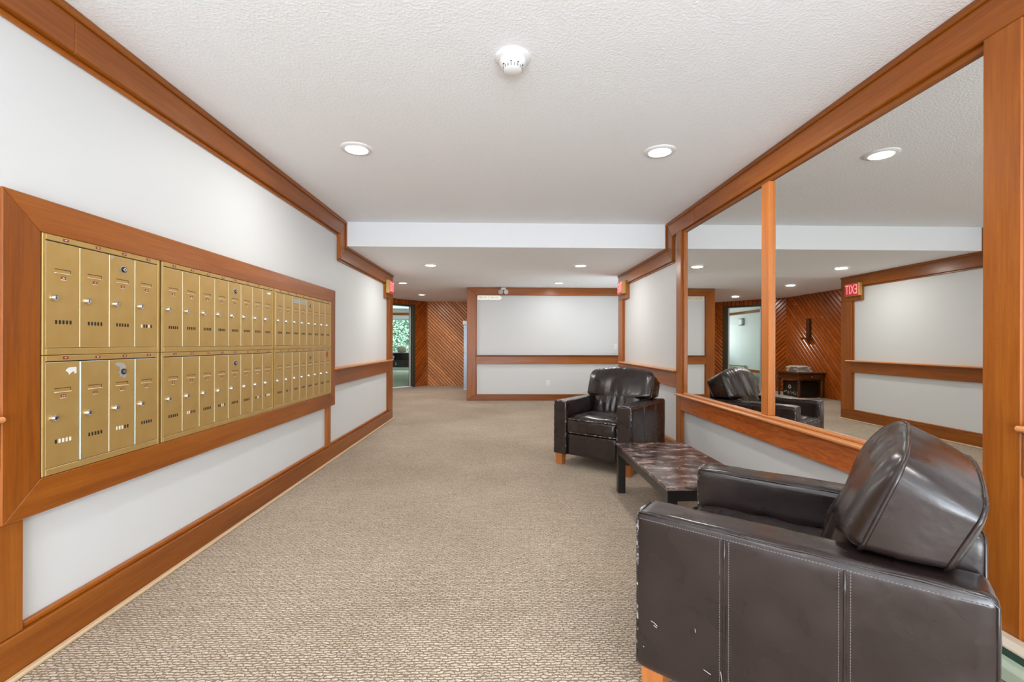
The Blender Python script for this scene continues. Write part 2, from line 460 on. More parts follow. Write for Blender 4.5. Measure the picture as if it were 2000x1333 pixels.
sbox('ceiling', CEIL, -1.85, 1.97, YB, 4.885, ZC, ZC + 0.1)
bm = bmesh.new(); box(bm, -3.4, 3.7, 4.885, 6.98, ZB, ZC + 0.1)
for f in bm.faces:
    if f.normal.y < -0.5 or abs(sum(v.co.y for v in f.verts) / 4 - 4.885) < 1e-4: f.material_index = 1
struct(obj('ceiling', bm, [CEIL2, SOFF]))
flat('ceiling', [(-3.4, 6.98), (3.7, 6.98), (3.7, 12.5), (-2.02, 12.5), (B.x - .05, B.y + .05), (A.x - .05, A.y + .05), (-3.4, A.y)], ZF + 0.12, CEIL2)
flat('ceiling', [(-6.7, 10.7), (A.x, A.y), (B.x, B.y + 0.03), (-1.9, 12.43), (-1.9, 21), (-6.7, 21)], 2.8, SOFF)

sbox('wall_left', WALL, -1.95, XLW, YB, 6.975, 0, ZC)
sbox('wall_left', WALL, -3.4, -1.95, 6.84, 6.975, 0, ZF)
sbox('wall_right', WALL, XRW, 1.97, YB, 6.91, 0, ZC)
sbox('wall_right', WALL, 3.6, 3.7, 6.8, 9.2, 0, ZF)
sbox('wall_right', WALL, 1.97, 3.6, 6.77, 6.91, 0, ZF)
sbox('wall_far', WALL, -0.66, 3.6, 9.17, 12.4, 0, ZF)
# rear wall with the entrance opening
for a in ((-1.7, -1.45, 0, ZC), (1.6, 1.82, 0, ZC), (-1.45, 1.6, 2.35, ZC)):
    sbox('wall_back', WALL, a[0], a[1], YB - 0.1, YB, a[2], a[3])

# --- lobby behind the glass door
sbox('wall_lobby', LOBW, -6.7, -6.5, 10.7, 20.7, 0, 2.7)
sbox('wall_lobby', LOBW, -2.0, -1.9, 12.45, 20.7, 0, 2.7)
sbox('wall_lobby', LOBW, -6.5, -3.42, 10.70, 10.80, 0, 2.7)
for a in ((-6.5, -1.9, 0, 0.72), (-6.5, -1.9, 2.22, 2.7), (-6.5, -6.2, 0.72, 2.22), (-2.4, -1.9, 0.72, 2.22)):
    sbox('wall_lobby', LOBW, a[0], a[1], 20.5, 20.62, a[2], a[3])
bm = bmesh.new(); box(bm, -6.2, -2.4, 20.55, 20.56, 0.72, 2.22); w1 = struct(obj('window_1', bm, GLASSC))
bm = bmesh.new()
for x in (-6.2, -4.94, -3.68, -2.44): box(bm, x, x + 0.04, 20.52, 20.6, 0.72, 2.22, 0.004)
box(bm, -6.2, -2.4, 20.52, 20.6, 0.72, 0.76); box(bm, -6.2, -2.4, 20.52, 20.6, 2.18, 2.22)
obj('window_frame', bm, LIGHTGREY, w1)
sbox('trim_1', WX, -6.5, -2.0, 20.47, 20.5, 2.40, 2.51)
sbox('trim_1', WY, -6.5, -6.47, 10.95, 20.47, 2.40, 2.51)
sbox('baseboard_lobby', WY, -6.5, -6.475, 10.95, 20.5, 0, 0.11)

# ------------------------------------------------------------------ wood trim on the long walls
TN = [1]
def trim(mat, fn, bev=0.004, name=None):
    bm = bmesh.new(); fn(bm, bev); TN[0] += 1
    return struct(obj(name or 'trim_%d' % TN[0], bm, mat))

def side(x0, x1, pts, mat, bev=0.004):
    """board on a long wall: (y,z) outline, from x0 to x1"""
    return trim(mat, lambda bm, bv: prism(bm, [(x0, y - K * (XL if x0 < 0 else XR), z) for y, z in pts], (x1 - x0, 0, 0), bv), bev)

def rect(y0, y1, z0, z1): return [(y0, z0), (y1, z0), (y1, z1), (y0, z1)]

for s, xf, xw in ((-1, XL, XLW), (1, XR, XRW)):
    i = -s                                                   # direction into the room
    joint = 1.77 if s < 0 else 4.2
    yblk = 6.53 if s < 0 else 6.47
    y_end = 6.94 if s < 0 else 6.95
    zh = 2.275
    ys = 4.848 if s < 0 else 4.925
    yq = ys - 0.165
    side(xf, xw, [(YB, zh), (joint, zh), (joint, ZC), (YB, ZC)], WY)
    side(xf, xw, [(joint, zh), (yq, zh), (ys, ZC), (joint, ZC)], WY)
    side(xf, xw, [(yq, zh), (ys, ZC), (ys, ZB), (yq, 2.015)], WZ)
    side(xf, xw, [(yq, 2.015), (ys, ZB), (y_end, ZB), (y_end, 2.015)], WY)
    side(xf, xw, rect(yblk, y_end, 1.80, 2.015), WZ)
    # crown strip under the ceiling, following the step
    side(xf + i * 0.012, xf, rect(YB, ys - 0.025, ZC - 0.032, ZC), WY, 0.004)
    side(xf + i * 0.012, xf, [(ys - 0.025, ZC - 0.032), (ys + 0.003, ZC), (ys + 0.003, ZB), (ys - 0.025, ZB - 0.028)], WZ, 0.003)
    side(xf + i * 0.012, xf, [(ys - 0.025, ZB - 0.028), (ys + 0.003, ZB), (y_end, ZB), (y_end, ZB - 0.028)], WY, 0.003)
    # bead where the header meets the paint
    if s < 0: side(xw + i * 0.016, xw, rect(YB, yq - 0.015, zh - 0.02, zh), WY, 0.003)
    side(xw + i * 0.016, xw, rect(yq + 0.01, yblk, 1.997, 2.015), WY, 0.003)
    # end post
    side(xf, xw, rect(6.73, y_end, 0.145, 1.80), WZ)
    side(xw + i * 0.018, xw, rect(6.71, 6.73, 0.165, 0.72), WZ, 0.003)
    side(xw + i * 0.018, xw, rect(6.71, 6.73, 0.91, 1.80), WZ, 0.003)

def rail(xf, xw, i, y0, y1, l0, l1, zt=0.905):
    side(xf, xw, rect(y0, y1, zt - 0.18, zt - 0.035), WY)
    side(xf + i * 0.018, xw, rect(l0, l1, zt - 0.035, zt - 0.019), WY, 0.006)
    side(xf + i * 0.040, xw, rect(l0 - 0.006, l1 + 0.006, zt - 0.019, zt), WLT, 0.006)

rail(XL, XLW, 1, 4.53, 6.73, 4.515, 6.80)
rail(XL, XLW, 1, YB, 1.51, YB, 1.487)
rail(XR, XRW, -1, 4.64, 6.73, 4.64, 6.80, 0.885)
rail(XR, XRW, -1, YB, 1.556, YB, 1.541, 0.875)

# baseboards
def baseboard(name, x0, x1, y0, y1, z0, z1, mat, bev=0.004):
    dy = -K * x0
    bm = bmesh.new(); box(bm, x0, x1, y0 + dy, y1 + dy, z0, z1, bev); return struct(obj(name, bm, mat))
baseboard('baseboard_left', XLW, XL, YB, 6.94, 0, 0.143, WY)
baseboard('baseboard_left', XLW, XLW + 0.022, 1.60, 6.73, 0.143, 0.163, WY)
baseboard('baseboard_left', XL, XL + 0.024, YB, 6.94, 0, 0.017, SHOE, 0.005)
baseboard('baseboard_right', XR, XRW, 4.64, 6.95, 0, 0.143, WY)
baseboard('baseboard_right', XR, XRW, 1.684, 4.52, 0, 0.143, WY)
baseboard('baseboard_right', XR - 0.024, XR, 2.05, 6.95, 0, 0.017, SHOE, 0.005)

# posts below and beside the mailbox frame
side(XL - 0.008, XLW, rect(1.40, 1.592, 0.143, 0.54), WZ)
side(XL - 0.008, XLW, rect(4.374, 4.45, 0.143, 0.54), WZ)
# mitred frame round the mailboxes
FY0, FY1, FZ0, FZ1 = 1.509, 4.53, 0.535, 1.668
GY0, GY1, GZ0, GZ1 = 1.637, 4.420, 0.659, 1.547
XFR = XL + 0.004
side(XFR, XLW, [(FY0, FZ1), (FY1, FZ1), (GY1, GZ1), (GY0, GZ1)], WY, 0.003)
side(XFR, XLW, [(FY0, FZ0), (FY1, FZ0), (GY1, GZ0), (GY0, GZ0)], WY, 0.003)
side(XFR, XLW, [(FY0, FZ0), (GY0, GZ0), (GY0, GZ1), (FY0, FZ1)], WZ, 0.003)
side(XFR, XLW, [(FY1, FZ0), (GY1, GZ0), (GY1, GZ1), (FY1, FZ1)], WZ, 0.003)
side(XL - 0.03, XLW, rect(GY0, GY1, GZ0, GZ1), WZ, 0.0)       # backing seen in the gaps

# right wall: mirror surround
side(XR, XRW, rect(4.52, 4.64, 0.0, 2.275), WZ)
side(XR + 0.018, XRW, rect(4.478, 4.52, 0.65, 2.275), WZ, 0.003)
side(XR + 0.022, XRW, rect(1.684, 4.478, 2.245, 2.275), WY, 0.003)
side(XR + 0.012, XRW, rect(3.048, 3.139, 0.668, 2.245), WLZ, 0.004)
side(XR, XRW, rect(1.556, 1.684, 0.10, 2.275), WZ)
side(XR + 0.015, XRW, rect(1.50, 1.556, 0.10, 2.275), WLZ, 0.003)
side(XR, XRW, rect(1.684, 4.52, 0.488, 0.632), WFIG)
side(XR - 0.032, XRW, rect(1.684, 4.62, 0.632, 0.652), WLT, 0.006)
side(XR + 0.012, XRW, rect(1.684, 4.478, 0.652, 0.668), WLT, 0.004)

def mirror(y0, y1, label):
    bm = bmesh.new(); box(bm, XRW - 0.004, XRW - 0.001, y0 - K * XR, y1 - K * XR, 0.668, 2.245)
    return tag(obj('mirror', bm, MIRROR), label, 'mirror', 'wall mirror panels')
mirror(1.684, 3.048, 'large wall mirror panel nearer the front, right of the light wooden mullion')
mirror(3.139, 4.478, 'narrow-looking wall mirror panel left of the light wooden mullion, behind the far armchair')

# ------------------------------------------------------------------ far wall trim
YF, YFW = 9.13, 9.17
def front(y0, y1, pts, mat, bev=0.004):
    return trim(mat, lambda bm, bv: prism(bm, [(x, y0, z) for x, z in pts], (0, y1 - y0, 0), bv), bev)
front(YF, YFW, [(-0.70, 0), (-0.515, 0.125), (-0.515, 2.115), (-0.70, 2.265)], WZ)
front(YF, YFW, [(-0.70, 2.265), (-0.515, 2.115), (3.6, 2.115), (3.6, 2.265)], WX)
front(YF, YFW, [(-0.70, 0), (3.6, 0), (3.6, 0.125), (-0.515, 0.125)], WX)
front(YF, YFW, [(-0.515, 0.735), (3.6, 0.735), (3.6, 0.885), (-0.515, 0.885)], WX)
front(YF - 0.018, YFW, [(-0.515, 0.885), (3.6, 0.885), (3.6, 0.897), (-0.515, 0.897)], WX, 0.004)
front(YF - 0.04, YFW, [(-0.53, 0.897), (3.6, 0.897), (3.6, 0.915), (-0.53, 0.915)], WX, 0.005)
front(YFW - 0.015, YFW, [(-0.515, 0.125), (-0.50, 0.125), (-0.50, 0.735), (-0.515, 0.735)], WZ, 0.002)
front(YFW - 0.015, YFW, [(-0.515, 0.915), (-0.50, 0.915), (-0.50, 2.115), (-0.515, 2.115)], WZ, 0.002)
bm = bmesh.new(); box(bm, -0.70, -0.66, 9.17, 12.3, 0, ZF); struct(obj('wall_passage', bm, WZ))

# ------------------------------------------------------------------ diagonal plank walls
def clip(poly, f):
    out = []
    for i in range(len(poly)):
        p, q = poly[i], poly[(i + 1) % len(poly)]
        a, b = f(p), f(q)
        if a >= 0: out.append(p)
        if (a >= 0) != (b >= 0):
            t = a / (a - b); out.append((p[0] + (q[0] - p[0]) * t, p[1] + (q[1] - p[1]) * t))
    return out

def plank_wall(name, p0, p1, z0, z1, pitch, slope, mat, holes=(), thick=0.018, back=0.06):
    """wall from p0 to p1 (plan); visible side is to the right of p0->p1; planks at 45 degrees"""
    d = (Vector(p1) - Vector(p0)); Ln = d.length; d.normalize(); nrm = Vector((d.y, -d.x))
    bm = bmesh.new()
    def P(u, z, o): q = Vector(p0) + d * u + nrm * o; return (q.x, q.y, z)
    rects = [(0, Ln, z0, z1)]
    if holes:
        h0, h1, hz = holes
        rects = [(0, h0, z0, z1), (h1, Ln, z0, z1), (h0, h1, hz, z1)]
    for (u0, u1, a0, a1) in rects:
        prism(bm, [P(u0, a0, -back), P(u1, a0, -back), P(u1, a1, -back), P(u0, a1, -back)], Vector((nrm.x, nrm.y, 0)) * back)
    root = struct(obj(name, bm, DARKGAP))
    g = 0.011 * 1.414 if slope != 0 else 0.011
    for ri, (u0, u1, a0, a1) in enumerate(rects):
        sl = slope[ri] if isinstance(slope, (list, tuple)) else slope
        if sl == 0:      # vertical planks
            n = int((u1 - u0) / pitch) + 1
            cells = [[(u0 + k * pitch, a0), (min(u0 + (k + 1) * pitch - g, u1), a0), (min(u0 + (k + 1) * pitch - g, u1), a1), (u0 + k * pitch, a1)] for k in range(n) if u0 + k * pitch < u1 - 0.02]
        else:
            cells = []
            lo = a0 - (u1 if sl > 0 else -u0) - 0.2; hi = a1 + (u1 if sl < 0 else -u0) + 0.2
            lo = math.floor(lo / pitch) * pitch
            c = lo
            while c < hi:
                f1 = lambda p, c=c: (p[1] - sl * p[0]) - c
                f2 = lambda p, c=c: (c + pitch - g) - (p[1] - sl * p[0])
                poly = clip(clip([(u0, a0), (u1, a0), (u1, a1), (u0, a1)], f1), f2)
                if len(poly) >= 3:
                    ar = abs(sum(poly[i][0] * poly[(i + 1) % len(poly)][1] - poly[(i + 1) % len(poly)][0] * poly[i][1] for i in range(len(poly)))) / 2
                    if ar > 0.0006: cells.append(poly)
                c += pitch
        for poly in cells:
            bm = bmesh.new()
            n = len(poly); cx = sum(p[0] for p in poly) / n; cz = sum(p[1] for p in poly) / n
            k = 0.007
            def ins(p):
                dx, dz = cx - p[0], cz - p[1]
                # move inward perpendicular to the plank only
                w = (dz - sl * dx) / (1 + sl * sl) if sl else 0
                m = math.copysign(min(abs(w), k), w)
                return (p[0] - sl * m, p[1] + m)
            a_ = [bm.verts.new(P(p[0], p[1], 0)) for p in poly]
            b_ = [bm.verts.new(P(p[0], p[1], thick - 0.006)) for p in poly]
            c_ = [bm.verts.new(P(*ins(p), thick)) for p in poly]
            for r0, r1 in ((a_, b_), (b_, c_)):
                for i in range(n): bm.faces.new((r0[i], r0[(i + 1) % n], r1[(i + 1) % n], r1[i]))
            bm.faces.new(c_)
            obj('plank', bm, mat, root)
    return root

# right of p0->p1 must be the room side
plank_wall('wall_back_hall', (B.x, B.y), (-0.70, 12.33), 0, ZF, 0.094, -1, PLANK)
Ld = (B - A).length
D0, D1 = 0.24 * Ld, 0.785 * Ld
plank_wall('wall_diagonal', (A.x, A.y), (B.x, B.y), 0, ZF, 0.105, [-1, 1, 0], PLANKD, holes=(D0, D1, 2.15))
plank_wall('wall_alcove', (-3.26, 6.94), (A.x, A.y), 0, ZF, 0.125, 1, PLANKD)
bm = bmesh.new(); prism(bm, [(B.x - 0.02, B.y - 0.03, 0), (B.x + 0.03, B.y - 0.03, 0), (B.x + 0.03, B.y, 0), (B.x - 0.02, B.y, 0)], (0, 0, ZF), 0.004)
trim_b = struct(obj('trim_90', bm, WZ))

# glass door in the diagonal wall (local x along the wall, y towards the lobby)
dd = (B - A).normalized(); ang = math.atan2(dd.y, dd.x)
q0 = A + dd * D0
door = bpy.data.objects.new('door_1', None); C.objects.link(door); door.location = (q0.x, q0.y, 0); door.rotation_euler = (0, 0, ang); struct(door)
Wd = D1 - D0
bm = bmesh.new()
box(bm, 0, 0.10, -0.03, 0.02, 0, 2.15, 0.004); box(bm, 0, 0.12, 0.02, 0.10, 0, 2.15, 0.004); box(bm, Wd - 0.10, Wd, -0.03, 0.02, 0, 2.15, 0.004); box(bm, Wd - 0.12, Wd, 0.02, 0.10, 0, 2.15, 0.004); box(bm, 0.10, Wd - 0.10, -0.03, 0.10, 2.10, 2.15, 0.004)
obj('door_frame', bm, OLIVE, door)
bm = bmesh.new(); box(bm, 0.10, Wd - 0.10, 0.045, 0.055, 0.02, 2.10); obj('glass_pane', bm, GLASS, door)
for x in (0.12, Wd - 0.145):
    bm = bmesh.new(); box(bm, x, x + 0.025, 0.015, 0.05, 0.03, 2.10, 0.003); obj('door_stile', bm, LIGHTGREY, door)
bm = bmesh.new(); box(bm, 0.10, Wd - 0.10, -0.02, 0.09, 0, 0.022, 0.004); obj('threshold', bm, LIGHTGREY, door)

# small fittings on the planks (seen in the mirror)
hk = A + dd * (0.1335 * Ld); hn = Vector((dd.y, -dd.x))
t = thing('door_pull', 'small pale metal pull on the planks beside the glass door', 'handle', (hk.x + hn.x * 0.018, hk.y + hn.y * 0.018, 1.02), ang)
for z in (0.16, -0.03):
    bm = bmesh.new(); lathe(bm, [(0, 0), (0.018, 0.0), (0.018, 0.006), (0, 0.008)], 12, (0, 0, z), Matrix.Rotation(R(90), 4, 'X'))
    obj('mounting_rose', bm, BRASS, t, smooth=40)
bm = bmesh.new(); tube(bm, [(0, -0.005, 0.16), (0, -0.035, 0.155), (0.008, -0.05, 0.11), (0.015, -0.05, 0.06), (0.008, -0.04, 0.0), (0, -0.005, -0.03)], 0.007, 8)
obj('grip', bm, CHROME, t, smooth=180)

t = thing('wall_bracket', 'dark wooden wall bracket with a small foot on the diagonal planks', 'bracket', (-3.242, 10.0, 1.25))
bm = bmesh.new(); box(bm, 0, 0.05, -0.05, 0.05, 0.06, 0.47, 0.006); obj('upright', bm, CONS, t)
bm = bmesh.new(); box(bm, 0, 0.14, -0.10, 0.10, 0, 0.05, 0.006); obj('foot', bm, CONS, t)
for k, (yy, zz, lb) in enumerate(((10.47, 2.08, 'small brass hook high on the planks near the alcove corner'), (9.57, 1.72, 'small brass hook on the planks right of the wooden bracket in the mirror'))):
    bm = bmesh.new(); lathe(bm, [(0, 0), (0.014, 0), (0.014, 0.006), (0.006, 0.01), (0.006, 0.03), (0.011, 0.034), (0, 0.04)], 10, (0, 0, 0), Matrix.Rotation(R(90), 4, 'Y'))
    o = obj('wall_hook', bm, BRASS, None, (-3.242, yy, zz), smooth=40); tag(o, lb, 'hook', 'brass hooks on the planks')

# ------------------------------------------------------------------ console table, magazines, black box (mirror)
def console():
    t = thing('side_table', 'dark wooden side table with turned legs and a drawer against diagonal planks', 'table', (-2.93, 9.86, 0))
    bm = bmesh.new(); box(bm, -0.30, 0.30, -0.40, 0.40, 0.52, 0.548, 0.006); obj('tabletop', bm, CONS, t)
    bm = bmesh.new(); box(bm, -0.265, 0.265, -0.365, 0.365, 0.385, 0.52, 0.003); obj('apron', bm, CONS, t)
    bm = bmesh.new(); box(bm, -0.20, 0.20, -0.382, -0.365, 0.40, 0.505, 0.004); d = obj('drawer', bm, CONS, t)
    bm = bmesh.new(); lathe(bm, [(0, 0), (0.010, 0), (0.010, 0.012), (0.016, 0.02), (0, 0.026)], 10, (0, -0.382, 0.452), Matrix.Rotation(R(90), 4, 'X')); obj('knob', bm, BRASS, d, smooth=40)
    prof = [(0, 0), (0.018, 0), (0.026, 0.02), (0.018, 0.045), (0.022, 0.07), (0.030, 0.16), (0.027, 0.27), (0.017, 0.315), (0.034, 0.33), (0.034, 0.345), (0.018, 0.36), (0.033, 0.375), (0.033, 0.385)]
    bm = bmesh.new(); lathe(bm, prof, 12); l0 = obj('leg', bm, CONS, t, (-0.245, -0.345, 0), smooth=50)
    for p in ((0.245, -0.345), (-0.245, 0.345), (0.245, 0.345)): inst('leg', l0, t, (p[0], p[1], 0))
console()
for k in range(4):
    t = bmesh.new()
    w, d, h = (0.30, 0.36, 0.030) if k else (0.32, 0.40, 0.045)
    z = (0.549, 0.595, 0.626, 0.657)[k]
    n = 10
    for i in range(n):
        box(t, -w / 2 + random.uniform(-.004, .004), w / 2 + random.uniform(-.004, .004), -d / 2, d / 2 + random.uniform(-.006, .006), h * i / n, h * (i + 0.85) / n)
    o = obj('newspaper', t, PAPER, None, (-2.9 + 0.02 * k, 9.85 - 0.02 * k, z), (0, 0, (0.05, 0.25, -0.15, 0.4)[k]))
    if k == 3: o.scale = (1, 1, 0.5)
    tag(o, ('thick folded newspaper at the bottom of the pile on the side table', 'second folded newspaper from the bottom on the side table', 'third folded newspaper in the pile on the side table', 'thin folded newspaper on top of the pile on the side table')[k], 'newspaper', 'newspapers on the side table')
t = thing('storage_box', 'black printed box with pale specks under the dark side table', 'box', (-2.93, 9.865, 0))
bm = bmesh.new(); box(bm, -0.19, 0.19, -0.29, 0.29, 0, 0.31, 0.006); obj('box_body', bm, simple('black_card', srgb(16, 14, 14), 0.4), t)
bm = bmesh.new(); box(bm, -0.195, 0.195, -0.295, 0.295, 0.311, 0.33, 0.004); obj('box_lid', bm, simple('black_card_lid', srgb(20, 18, 18), 0.4), t)
bm = bmesh.new()
for k in range(26):
    y = random.uniform(-0.26, 0.24); z = random.choice((0.05, 0.075, 0.10)); box(bm, 0.1905, 0.192, y, y + random.uniform(.01, .03), z, z + 0.012)
lathe(bm, [(0.028, 0), (0.045, 0), (0.045, 0.002), (0.028, 0.002)], 16, (0.1905, 0.05, 0.21), Matrix.Rotation(R(90), 4, 'Y'))
obj('print', bm, PAPER, t)['kind'] = 'stuff'

# ------------------------------------------------------------------ lobby furnishings
t = thing('credenza', 'long black credenza below the leafy window beyond the glass door', 'cabinet', (-4.6, 20.12, 0))
bm = bmesh.new(); box(bm, -1.2, 1.2, -0.2, 0.2, 0, 0.09, 0.003); obj('plinth', bm, WHITEP, t)
bm = bmesh.new(); box(bm, -1.2, 1.2, -0.22, 0.22, 0.69, 0.715, 0.003); box(bm, -1.2, 1.2, -0.2, 0.22, 0.09, 0.40); box(bm, -1.2, 1.2, 0.1, 0.22, 0.40, 0.69)
for x in (-1.2, -0.4, 0.05, 0.7, 1.17): box(bm, x, x + 0.03, -0.2, 0.1, 0.40, 0.69)
obj('carcass', bm, CABBLACK, t)
for x in (-1.19, -0.39, 0.41):
    bm = bmesh.new(); box(bm, x, x + 0.78, -0.218, -0.2, 0.10, 0.395, 0.004); d = obj('drawer', bm, CABBLACK, t)
    for z in (0.21, 0.28):
        bm = bmesh.new(); lathe(bm, [(0, 0), (0.02, 0.0), (0.024, 0.02), (0, 0.026)], 10, (x + 0.39, -0.218, z), Matrix.Rotation(R(90), 4, 'X'))
        obj('knob', bm, CHROME, d, smooth=40)
t = thing('basket', 'rounded beige basket lying on the black credenza', 'basket', (-4.36, 20.05, 0.716), R(20))
bm = bmesh.new(); lathe(bm, [(0.085, -0.2), (0.13, -0.205), (0.165, -0.1), (0.17, 0.03), (0.14, 0.15), (0.07, 0.2), (0, 0.21)], 20, (0, 0, 0.171), Matrix.Rotation(R(90), 4, 'Y')); obj('basket_body', bm, WOVEN, t, smooth=60)
bm = bmesh.new(); lathe(bm, [(0, -0.15), (0.08, -0.15), (0.09, -0.2)], 20, (0, 0, 0.168), Matrix.Rotation(R(90), 4, 'Y')); obj('opening', bm, KEYHOLE, t)
t = thing('ornament', 'small round white ornament in an open bay of the black credenza', 'ornament', (-4.75, 20.0, 0.401))
bm = bmesh.new(); lathe(bm, [(0, 0), (0.05, 0), (0.04, 0.02), (0.02, 0.05), (0.05, 0.09), (0.07, 0.14), (0.05, 0.19), (0, 0.21)], 14); obj('ornament_body', bm, WHITEP, t, smooth=60)
t = thing('wall_sconce', 'small boxy grey and white wall sconce on the lobby wall', 'sconce', (-6.5, 18.9, 1.93))
bm = bmesh.new(); box(bm, 0, 0.02, -0.13, 0.13, 0, 0.28, 0.004); obj('back_plate', bm, GREYP, t)
bm = bmesh.new(); box(bm, 0.02, 0.11, -0.10, 0.10, 0.02, 0.26, 0.01); obj('shade', bm, WHITEP, t)
for z in (0.0, 0.26):
    bm = bmesh.new(); box(bm, 0.02, 0.12, -0.115, 0.115, z, z + 0.02, 0.003); obj('rim', bm, KEYHOLE, t)

def heater(label, loc, length, h, rotz):
    t = thing('baseboard_heater', label, 'heater', loc, rotz, 'baseboard heaters')
    bm = bmesh.new(); prism(bm, [(0, 0, h), (0.035, 0, h), (0.055, 0, h - 0.018), (0.055, 0, h - 0.026), (0, 0, h - 0.026)], (0, length, 0), 0.002); obj('top_cover', bm, BEIGE, t)
    bm = bmesh.new(); box(bm, 0.0, 0.045, 0.01, length - 0.01, 0.02, h - 0.026)
    obj('heating_fins', bm, HDARK, t)
    bm = bmesh.new(); prism(bm, [(0.046, 0, 0.02), (0.085, 0, 0.02), (0.085, 0, h - 0.075), (0.07, 0, h - 0.06), (0.046, 0, h - 0.055)], (0, length, 0), 0.002); obj('front_panel', bm, HGREEN, t)
    for y in (-0.02, length):
        bm = bmesh.new(); box(bm, 0, 0.09, y, y + 0.02, 0, h, 0.003); obj('end_cap', bm, BEIGE, t)
heater('pale green baseboard heater on the lobby wall beyond the glass door', (-6.474, 18.6, 0.0), 1.7, 0.26, 0)
heater('pale green baseboard heater on the floor behind the near armchair', (XR - 0.002, 1.96, 0.0), 1.9, 0.14, R(180))

# hedge outside the lobby window
bm = bmesh.new(); soft_box(bm, (-4.4, 24.6, 1.1), (7, 1.2, 4.0), 0.5, (0, 0.3, 0.3), 14, 0.35, 1.1)
hedge = tag(obj('hedge', bm, HEDGE), 'leafy green hedge outside the lobby window', 'hedge')
bm = bmesh.new()
for k in range(9000):
    c = Vector((random.uniform(-7.4, -1.4), random.uniform(23.3, 23.95), random.uniform(-0.3, 3.2)))
    s = random.uniform(0.045, 0.085); M = Matrix.Translation(c) @ Matrix.Rotation(random.uniform(0, 6.3), 4, 'Y') @ Matrix.Rotation(random.uniform(-1, 1), 4, 'X') @ Matrix.Rotation(random.uniform(-.8, .8), 4, 'Z')
    vs = [bm.verts.new(M @ Vector(p)) for p in ((-s, 0, 0), (0, 0.01, -s * .45), (s, 0, 0), (0, 0.01, s * .45))]
    f = bm.faces.new(vs); f.material_index = int(random.random() < 0.45)
lv = obj('leaves', bm, [LEAF, LEAF2], hedge); lv['kind'] = 'stuff'
flat('floor', [(-12, 21), (6, 21), (6, 40), (-12, 40)], -0.3, simple('garden_ground', srgb(96, 110, 84), 0.9))

# ------------------------------------------------------------------ grey cabinet edge at the passage
t = thing('metal_cabinet', 'narrow pale blue-grey metal cabinet showing behind the end post of the far wall', 'cabinet', (-0.82, 11.35, 0))
bm = bmesh.new(); box(bm, -0.115, 0.115, -0.15, 0.15, 0.03, 1.60, 0.004); obj('cabinet_body', bm, BLUEGREY, t)
bm = bmesh.new(); box(bm, -0.135, 0.118, -0.17, 0.16, 1.60, 1.70, 0.006); obj('cap', bm, LIGHTGREY, t)
bm = bmesh.new(); box(bm, -0.12, 0.118, -0.16, 0.155, 0.0, 0.03, 0.004); obj('plinth', bm, LIGHTGREY, t)
bm = bmesh.new(); box(bm, -0.10, 0.10, -0.156, -0.15, 0.9, 1.05, 0.002); obj('plate', bm, LIGHTGREY, t)

# ------------------------------------------------------------------ mailboxes
def door_mesh(w, h, edge):
    bm = bmesh.new(); box(bm, -0.012, 0.0, -w, 0, -h, 0, 0.0016)
    for f in bm.faces:
        f.normal_update()
        f.material_index = 0 if abs(f.normal.x) > 0.9 else 1
    return bm
def slot_bm(w):
    bm = bmesh.new(); x = 0.0012
    y0, y1, z = -w + 0.034, -w + 0.097, -0.105
    box(bm, -0.0005, x * 0.3, y0, y1, z - 0.007, z + 0.007, 0, 0)
    box(bm, 0, 0.003, y0 - 0.002, y1 + 0.002, z - 0.0095, z - 0.0065, 0.0008, 1)
    box(bm, -0.0005, 0.0005, y0, y1, z + 0.0050, z + 0.0080, 0, 2); box(bm, 0, 0.001, y1 - 0.002, y1, z - 0.006, z + 0.0080, 0, 2)
    return bm
def tag_bm(w, txt=None, y=None, z=None, sw=0.019, sh=0.011):
    bm = bmesh.new(); y = -w + 0.067 if y is None else y; z = -0.129 if z is None else z
    box(bm, 0, 0.0012, y - sw / 2, y + sw / 2, z - sh / 2, z + sh / 2, 0, 0)
    if y < -0.01 and z < -0.05: box(bm, 0, 0.0022, y - sw / 2, y + sw / 2, z - sh / 2 - 0.003, z - sh / 2, 0, 2)
    if txt: text_into(bm, txt, sh * 0.85, Matrix.Translation((0.0015, y, z)) @ Matrix(((0, 0, 1, 0), (1, 0, 0, 0), (0, 1, 0, 0), (0, 0, 0, 1))), 1)
    else: box(bm, 0, 0.0015, y - sw * 0.22, y + sw * 0.22, z - sh * 0.16, z + sh * 0.16, 0, 1)
    return bm
def lock_bm(w):
    bm = bmesh.new(); M = Matrix.Rotation(R(90), 4, 'Y'); p = (0, -w + 0.028, -0.2065)
    lathe(bm, [(0.0135, 0), (0.0135, 0.003), (0.0115, 0.010), (0.0105, 0.012), (0.0075, 0.0115)], 16, p, M, 0)
    lathe(bm, [(0.0075, 0.0115), (0.0065, 0.013), (0, 0.013)], 16, p, M, 0)
    box(bm, 0.0125, 0.0136, p[1] - 0.0012, p[1] + 0.0016, p[2] - 0.005, p[2] + 0.005, 0, 1)
    return bm
def vent_bm(w, paper=()):
    bm = bmesh.new()
    for k in range(5):
        y = -w + 0.0355 + k * 0.0142
        box(bm, -0.0005, 0.0006, y, y + 0.0075, -0.303, -0.2885, 0, 1 if k in paper else 0)
    return bm

protos = {}
def proto(key, fn, mats, smooth=None):
    if key not in protos:
        o = obj('proto', fn(), mats, None, smooth=smooth)
        C.objects.unlink(o); protos[key] = o
    return protos[key]

